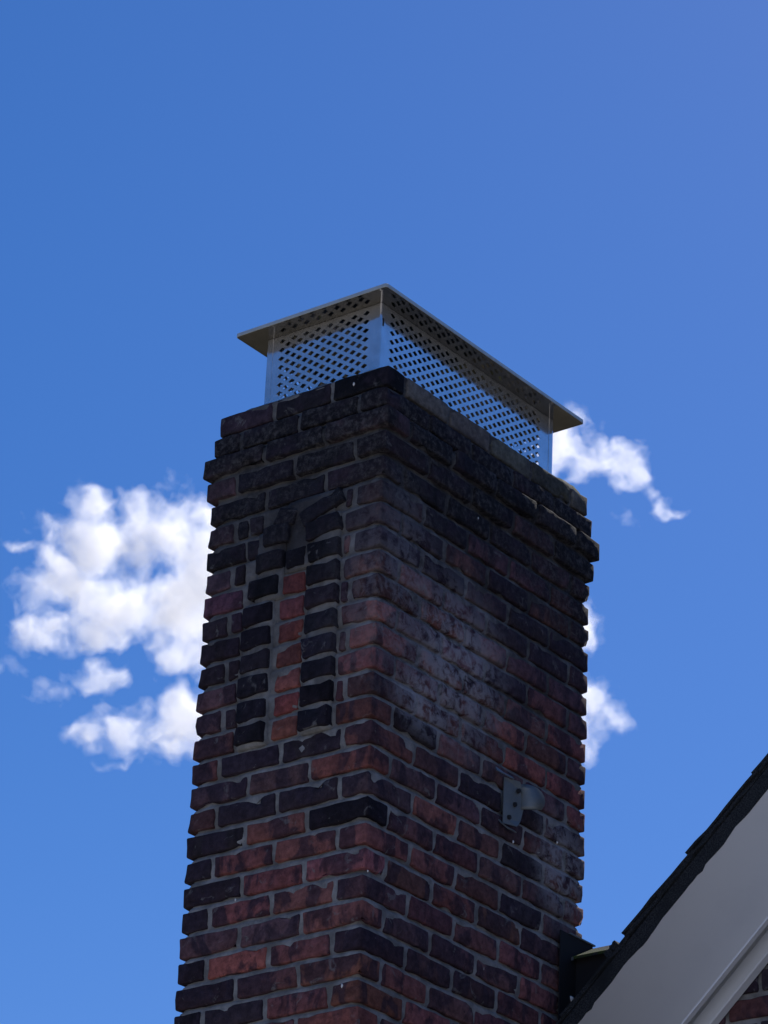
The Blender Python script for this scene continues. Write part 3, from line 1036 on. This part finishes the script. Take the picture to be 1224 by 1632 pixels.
def cloud_material(name, density, g=0.55):
    m_ = bpy.data.materials.new(name)
    m_.use_nodes = True
    t = m_.node_tree
    t.nodes.clear()
    o_ = t.nodes.new('ShaderNodeOutputMaterial')
    pv = t.nodes.new('ShaderNodeVolumePrincipled')
    pv.inputs['Color'].default_value = (0.99, 0.99, 0.99, 1)
    pv.inputs['Density'].default_value = density
    pv.inputs['Anisotropy'].default_value = g
    t.links.new(pv.outputs[0], o_.inputs['Volume'])
    return m_
CL = [cloud_material(n_, d_) for n_, d_ in (('cloud_wisp_vapour', 0.008), ('thin_cloud_vapour', 0.010), ('cloud_vapour', 0.018), ('dense_cloud_vapour', 0.036))]

def cloud(name, label, blobs, dist, res, seed, amp=1.25, wl=60.0, holes=(), wsc=1.0):
    """blobs: (px, py, rx, ry, strength) in photograph pixels; a pixel is dist / FPX metres out there"""
    k = dist / FPX
    x0 = min(b[0] - b[2] * 1.7 - 12 for b in blobs); x1 = max(b[0] + b[2] * 1.7 + 12 for b in blobs)
    y0 = min(b[1] - b[3] * 1.7 - 12 for b in blobs); y1 = max(b[1] + b[3] * 1.7 + 12 for b in blobs)
    rz = max(min(b[2], b[3]) for b in blobs) * 1.25
    gx = np.arange(x0, x1, res, np.float32); gy = np.arange(y0, y1, res, np.float32); gz = np.arange(-rz, rz + res, res * 1.5, np.float32)
    X, Y, Z = np.meshgrid(gx, gy, gz, indexing='ij')
    shape = X.shape
    F = np.full(shape, -3.0, np.float32)
    for b in blobs:
        r3 = min(b[2], b[3]) * 0.85
        d = np.sqrt(((X - b[0]) / b[2]) ** 2 + ((Y - b[1]) / b[3]) ** 2 + (Z / r3) ** 2)
        F = np.maximum(F, 1.3 * (b[4] if len(b) > 4 else 1.0) * (1.0 - d))
    for b in holes:
        d = np.sqrt(((X - b[0]) / b[2]) ** 2 + ((Y - b[1]) / b[3]) ** 2)
        F -= b[4] * np.clip(1 - d, 0, 1)
    near = F > -0.95 * amp
    G = np.stack([X[near], Y[near], Z[near]])
    P = G + seed * 31.0
    W = np.zeros_like(G)
    for ws, wa in ((46.0, 40.0), (19.0, 20.0), (8.0, 9.0)):
        W = W + np.stack([vnoise(P / ws + 3.1), vnoise(P / ws + 7.3), vnoise(P / ws + 11.9)]) * wa * wsc
    P = P + W * 0.6
    G = G + W
    f = np.full(G.shape[1], -3.0, np.float32)
    for b in blobs:
        r3 = min(b[2], b[3]) * 0.85
        d = np.sqrt(((G[0] - b[0]) / b[2]) ** 2 + ((G[1] - b[1]) / b[3]) ** 2 + (G[2] / r3) ** 2)
        f = np.maximum(f, 1.3 * (b[4] if len(b) > 4 else 1.0) * (1.0 - d))
    for b in holes:
        d = np.sqrt(((G[0] - b[0]) / b[2]) ** 2 + ((G[1] - b[1]) / b[3]) ** 2)
        f -= b[4] * np.clip(1 - d, 0, 1)
    F[near] = f + amp * fbm(P, wl, 7, 0.66)
    F[0] = F[-1] = -9; F[:, 0] = F[:, -1] = -9; F[:, :, 0] = F[:, :, -1] = -9
    centre = CAM + (FW + RT * (((x0 + x1) / 2 - 612) / FPX) - UP * (((y0 + y1) / 2 - 816) / FPX)) * dist
    root = None
    Rm = np.array([RT, UP, FW])
    for lvl, (iso, mat, nm) in enumerate(((-0.05, CL[0], name), (0.12, CL[1], 'veil'), (0.32, CL[2], 'body'), (0.58, CL[3], 'core'))):
        if F.max() < iso + 0.02: continue
        V, Q = surface_nets(F, iso)
        px = gx[0] + V[:, 0] * res; py = gy[0] + V[:, 1] * res; pz = gz[0] + V[:, 2] * res * 1.5
        loc = np.stack([(px - (x0 + x1) / 2) * k, -(py - (y0 + y1) / 2) * k, pz * k], 1)
        W = loc @ Rm
        me = bpy.data.meshes.new(nm)
        me.vertices.add(len(W)); me.vertices.foreach_set('co', W.astype(np.float32).ravel())
        me.loops.add(len(Q) * 4); me.polygons.add(len(Q))
        me.loops.foreach_set('vertex_index', Q.astype(np.int32).ravel())
        me.polygons.foreach_set('loop_start', np.arange(0, len(Q) * 4, 4, dtype=np.int32))
        me.update(calc_edges=True)
        me.materials.append(mat)
        o_ = bpy.data.objects.new(nm, me)
        if root is None:
            o_.location = centre; COL.objects.link(o_); root = o_
            tag(root, label, 'cloud', 'small cumulus clouds behind the chimney')
        else:
            o_.parent = root; COL.objects.link(o_)
    return root

cloud('cloud', 'large ragged white cloud beside the face with the brick letter', [
    (255, 855, 100, 66), (165, 865, 78, 62), (112, 930, 72, 66), (195, 960, 120, 66), (290, 965, 85, 80, 1.1), (330, 900, 70, 90, 1.1),
    (85, 1003, 62, 34), (290, 1030, 72, 46), (350, 1010, 70, 70), (135, 985, 70, 42),
    (140, 800, 46, 24, .8), (75, 840, 44, 22, .8), (22, 872, 46, 16, .8), (168, 1078, 44, 24, .8)],
    2000.0, 1.6, 1, holes=((265, 908, 66, 22, .30), (225, 1052, 40, 22, .5)))
cloud('cloud', 'smaller white cloud under the large ragged one', [
    (215, 1150, 64, 38), (280, 1150, 70, 48), (325, 1170, 60, 45), (135, 1172, 46, 18, .85), (300, 1195, 60, 28), (205, 1216, 34, 8, .5)],
    2050.0, 2.0, 2)
cloud('cloud', 'bright white cloud behind the steel cap with a torn tail', [
    (890, 715, 60, 52, 1.2), (945, 738, 62, 44, 1.1), (985, 768, 46, 28), (1022, 786, 30, 18, .9), (1066, 802, 34, 20, .95), (985, 822, 34, 12, .85)],
    1950.0, 1.8, 3, wl=50)
cloud('cloud', 'narrow white cloud peeping out behind the wide face high up', [
    (930, 1000, 36, 40), (948, 1015, 24, 24, .8)], 2020.0, 1.6, 4, wl=40, wsc=0.6)
cloud('cloud', 'soft white cloud peeping out behind the wide face by the bracket', [
    (930, 1115, 50, 46), (965, 1138, 36, 30, .9), (930, 1170, 30, 36, .8)], 2080.0, 1.6, 5, wl=44, wsc=0.6)
cloud('cloud', 'small faint wisp adrift between the two clouds by the brick letter', [(92, 1104, 34, 13, .3), (70, 1092, 16, 8, .3)], 2030.0, 1.6, 6, amp=0.62, wl=22, wsc=0.4)
cloud('cloud', 'tiny faint wisp farthest from the chimney', [(20, 1064, 26, 11, .3)], 2040.0, 1.6, 8, amp=0.62, wl=22, wsc=0.4)
